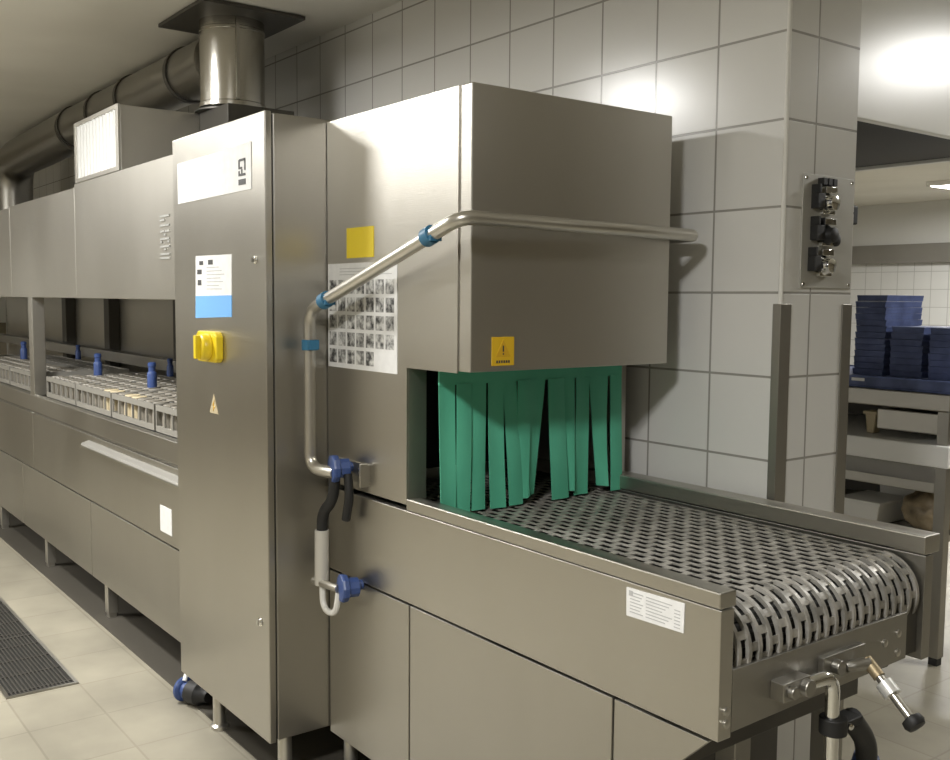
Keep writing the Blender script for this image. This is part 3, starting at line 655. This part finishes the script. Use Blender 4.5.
# ------------------------------------------------------------------ switch plate on the wall end
W_ = thing('switch_panel', 'steel wall plate with three chrome and black tap controls on the tiled wall end', 'switch panel', (XC, 2.29, 1.41))
bm = NB(); box(bm, XC, XC+0.004, 2.178, 2.402, 1.413, 1.700); obj('plate', bm, mat('dull_plate', (0.42, 0.41, 0.37), 0.5, 0.3), W_, 0.001)
xs = XC+0.004
def control(y, z, kind):
    k = bpy.data.objects.new('control', None); COL.objects.link(k); k.parent = W_; k.location = Vector((xs, y, z))-Vector(W_.location)
    def pc(n, bm, m, b=0.001): obj(n, bm, m, k, b, smooth=40)
    bm = NB(); box(bm, xs, xs+0.022, y-0.050, y-0.020, z-0.026, z+0.012); box(bm, xs, xs+0.026, y-0.050, y-0.043, z+0.012, z+0.034); pc('black_block', bm, M_BLACK)
    bm = NB(); lathe(bm, (xs, y+0.008, z-0.012), [(0.026, 0), (0.026, 0.012), (0.020, 0.02), (0.019, 0.034), (0.006, 0.038)], (1, 0, 0), 22); pc('chrome_knob', bm, M_CHROME if kind != 1 else M_BLACK)
    bm = NB(); box(bm, xs, xs+0.020, y-0.014, y+0.034, z+0.014, z+0.030); pc('chrome_bar', bm, M_CHROME); bm = NB(); box(bm, xs, xs+0.014, y-0.016, y+0.036, z-0.039, z-0.028); pc('chrome_bar', bm, M_CHROME)
    if kind == 0:
        bm = NB()
        for q in range(3): box(bm, xs, xs+0.018, y-0.024+q*0.022, y-0.008+q*0.022, z+0.034, z+0.052)
        pc('black_cap', bm, M_BLACK)
    if kind == 1:
        bm = NB(); lathe(bm, (xs, y+0.046, z-0.022), [(0.017, 0), (0.017, 0.016), (0.010, 0.02)], (1, 0, 0), 16); pc('black_cap', bm, M_BLACK); bm = NB(); box(bm, xs, xs+0.021, y-0.018, y-0.015, z-0.03, z+0.032); pc('black_strip', bm, M_BLACK)
control(2.262, 1.640, 0); control(2.262, 1.560, 1); control(2.256, 1.482, 2)
for (y, z) in ((2.19, 1.69), (2.39, 1.69), (2.19, 1.423), (2.39, 1.423)):
    bm = NB(); lathe(bm, (xs, y, z), [(0.005, 0), (0.004, 0.002)], (1, 0, 0), 10); obj('screw', bm, M_CHROME, W_, smooth=40)
bm = NB(); box(bm, XC-0.04, XC-0.005, YE, YE+0.03, 1.585, 1.635); tag(obj('wall_socket', bm, M_BLACK, None, 0.004), 'small black fitting on the far edge of the tiled wall end', 'wall fitting')

# ------------------------------------------------------------------ canopy hood in the back room
cn = thing('extractor_canopy', 'large white extractor canopy hood above the far opening', 'extractor hood', (-2.4, 3.0, 1.89))
bm = NB()
x0, x1, y0, y1, z0, z1 = -3.9, -1.60, 2.43, 3.60, 1.89, 2.495
for a in ((x1-0.03, x1, y0, y1), (x0, x0+0.03, y0, y1), (x0+0.03, x1-0.03, y0, y0+0.03), (x0+0.03, x1-0.03, y1-0.03, y1)): box(bm, a[0], a[1], a[2], a[3], z0, z1)
obj('canopy_skirt', bm, M_CANOPY, cn, 0.003)
bm = NB(); box(bm, x0+0.03, x1-0.03, y0+0.03, y1-0.03, z0+0.012, z0+0.04); obj('filter_panel', bm, M_DARK, cn)
bm = NB(); box(bm, x0+0.03, x1-0.03, y0+0.03, y0+0.05, z0, z0+0.012); obj('grease_rail', bm, M_STEEL2, cn)

# ------------------------------------------------------------------ back table with tray stacks
bt = thing('storage_table', 'steel multi-level table with white counter behind the tiled wall end', 'table', (-2.4, 4.0, 0))
ax0, ax1, ay0, ay1 = -3.3, -1.845, 3.61, 4.30
bm = NB(); box(bm, ax0, ax1, ay0, ay1, 0.972, 1.036); obj('top_shelf', bm, M_STEEL2, bt, 0.004)
bm = NB(); box(bm, -2.15, ax1, ay0+0.03, ay1-0.1, 0.878, 0.958); obj('drawer_box', bm, M_STEEL, bt, 0.004)
bm = NB(); box(bm, ax0, ax1+0.02, ay0-0.03, ay1, 0.764, 0.846); o = obj('counter', bm, M_WHITE, bt, 0.006); o['label'] = 'white counter top'
bm = NB(); box(bm, ax0, ax1-0.045, ay0, ay1, 0.66, 0.70); obj('middle_shelf', bm, M_STEEL2, bt, 0.003)
bm = NB(); box(bm, ax0, ax1-0.045, ay0, ay1, 0.455, 0.485); obj('bottom_shelf', bm, M_STEEL2, bt, 0.003)
bm = NB(); box(bm, ax0, ax1-0.045, ay1-0.03, ay1, 0.485, 0.66); box(bm, ax0, ax1-0.045, ay1-0.03, ay1, 0.846, 0.972); obj('back_sheet', bm, M_DARKS, bt)
for (x, y) in ((ax1-0.045, ay0), (ax1-0.045, ay1-0.045), (ax0, ay0), (ax0, ay1-0.045)):
    bm = NB(); box(bm, x, x+0.044, y, y+0.044, 0.03, 0.972); obj('leg', bm, M_STEELD, bt, 0.003)
    bm = NB(); box(bm, x+0.004, x+0.040, y+0.004, y+0.04, 0.0, 0.03); obj('foot', bm, M_BLACK, bt, 0.003)
bs = thing('blue_crate', 'long flat dark blue crate on the steel table carrying the tray stacks', 'crate', (-2.4, 3.9, 1.037))
bm = NB(); bx0, bx1, by0, by1 = -2.75, -1.80, 3.63, 4.22
box(bm, bx0, bx1, by0, by1, 1.037, 1.045)
for a in ((bx0, bx1, by0, by0+0.015), (bx0, bx1, by1-0.015, by1), (bx0, bx0+0.015, by0+0.015, by1-0.015), (bx1-0.015, bx1, by0+0.015, by1-0.015)): box(bm, *a, 1.045, 1.083)
box(bm, bx0+0.015, bx1-0.015, by0+0.015, by1-0.015, 1.066, 1.078)
obj('crate_shell', bm, M_TRAY, bs, 0.002)
quick('paper_tag', M_PAPER, bs, -2.262, -2.205, by0-0.001, by0, 1.062, 1.074, bevel=0)
def make_tray():
    bm = NB(); W2, D2 = 0.068, 0.14
    prism(bm, [(-W2+.003, 0), (W2-.003, 0), (W2-.001, 0.017), (W2, 0.0175), (W2, 0.0245), (-W2, 0.0245), (-W2, 0.0175), (-W2+.001, 0.017)], 1, -D2, D2)
    return obj('serving_tray', bm, M_TRAY, None, 0.0015)
tr0 = None
stacks = [(-2.268, 3.90, 13, 'tall stack beside the wall', 'leftmost tall stack of trays'), (-2.110, 3.90, 8, 'middle of three stacks', 'middle stack of trays'), (-1.945, 3.90, 8, 'rightmost of three stacks', 'rightmost stack of trays'),
          (-2.43, 3.90, 11, 'stack hidden behind the wall end', 'stack behind the wall end')]
for (x, y, n, lab, g) in stacks[:3]:
    for k in range(n):
        if tr0 is None: tr0 = make_tray(); c = tr0
        else: c = tr0.copy(); COL.objects.link(c)
        c.location = (x+random.uniform(-.003, .003), y+random.uniform(-.006, .006), 1.079+k*0.0252)
        tag(c, 'dark blue tray %s in the %s' % ('at the bottom' if k == 0 else 'on top' if k == n-1 else 'between others', lab), 'tray', g)
# containers on the lower shelves
def tub(x0, x1, y0, y1, z0, z1, label, m=M_WHITE, nm='plastic_tub'):
    bm = NB(); t_ = 0.004
    prism(bm, [(x0+.01, z0), (x1-.01, z0), (x1, z1), (x0, z1)], 1, y0, y1)
    bm.faces.ensure_lookup_table()
    o = thing(nm, label, 'container', ((x0+x1)/2, (y0+y1)/2, z0))
    obj('tub_body', bm, m, o, 0.006)
    bm = NB(); box(bm, x0-.006, x1+.006, y0-.006, y1+.006, z1-0.006, z1+0.006); obj('lid', bm, m, o, 0.003)
tub(-2.30, -2.12, 3.63, 3.85, 0.486, 0.575, 'squat white lidded tub at the front of the bottom shelf of the back table')
tub(-2.33, -2.13, 3.98, 4.22, 0.486, 0.62, 'taller white lidded tub at the back of the bottom shelf of the back table')
bg = NB(); bmesh.ops.create_icosphere(bg, subdivisions=4, radius=1.0)
for v in bg.verts:
    n_ = 1+0.10*math.sin(v.co.x*5+v.co.z*4)*math.cos(v.co.y*6)+0.04*math.sin(11*v.co.x)*math.sin(9*v.co.z+3*v.co.y)
    v.co = Vector((v.co.x*0.100*n_, v.co.y*0.12*n_, max(v.co.z, -0.72)*0.085*n_))+Vector((-1.990, 3.78, 0.555))
tag(obj('brown_bag', bg, M_BAG, None, smooth=60), 'crumpled brown bag on the bottom shelf of the back table', 'bag')
tub(-2.24, -2.19, 3.70, 3.75, 0.847, 0.93, 'small cream jar on the white counter under the top shelf', M_CREAM, 'small_jar')
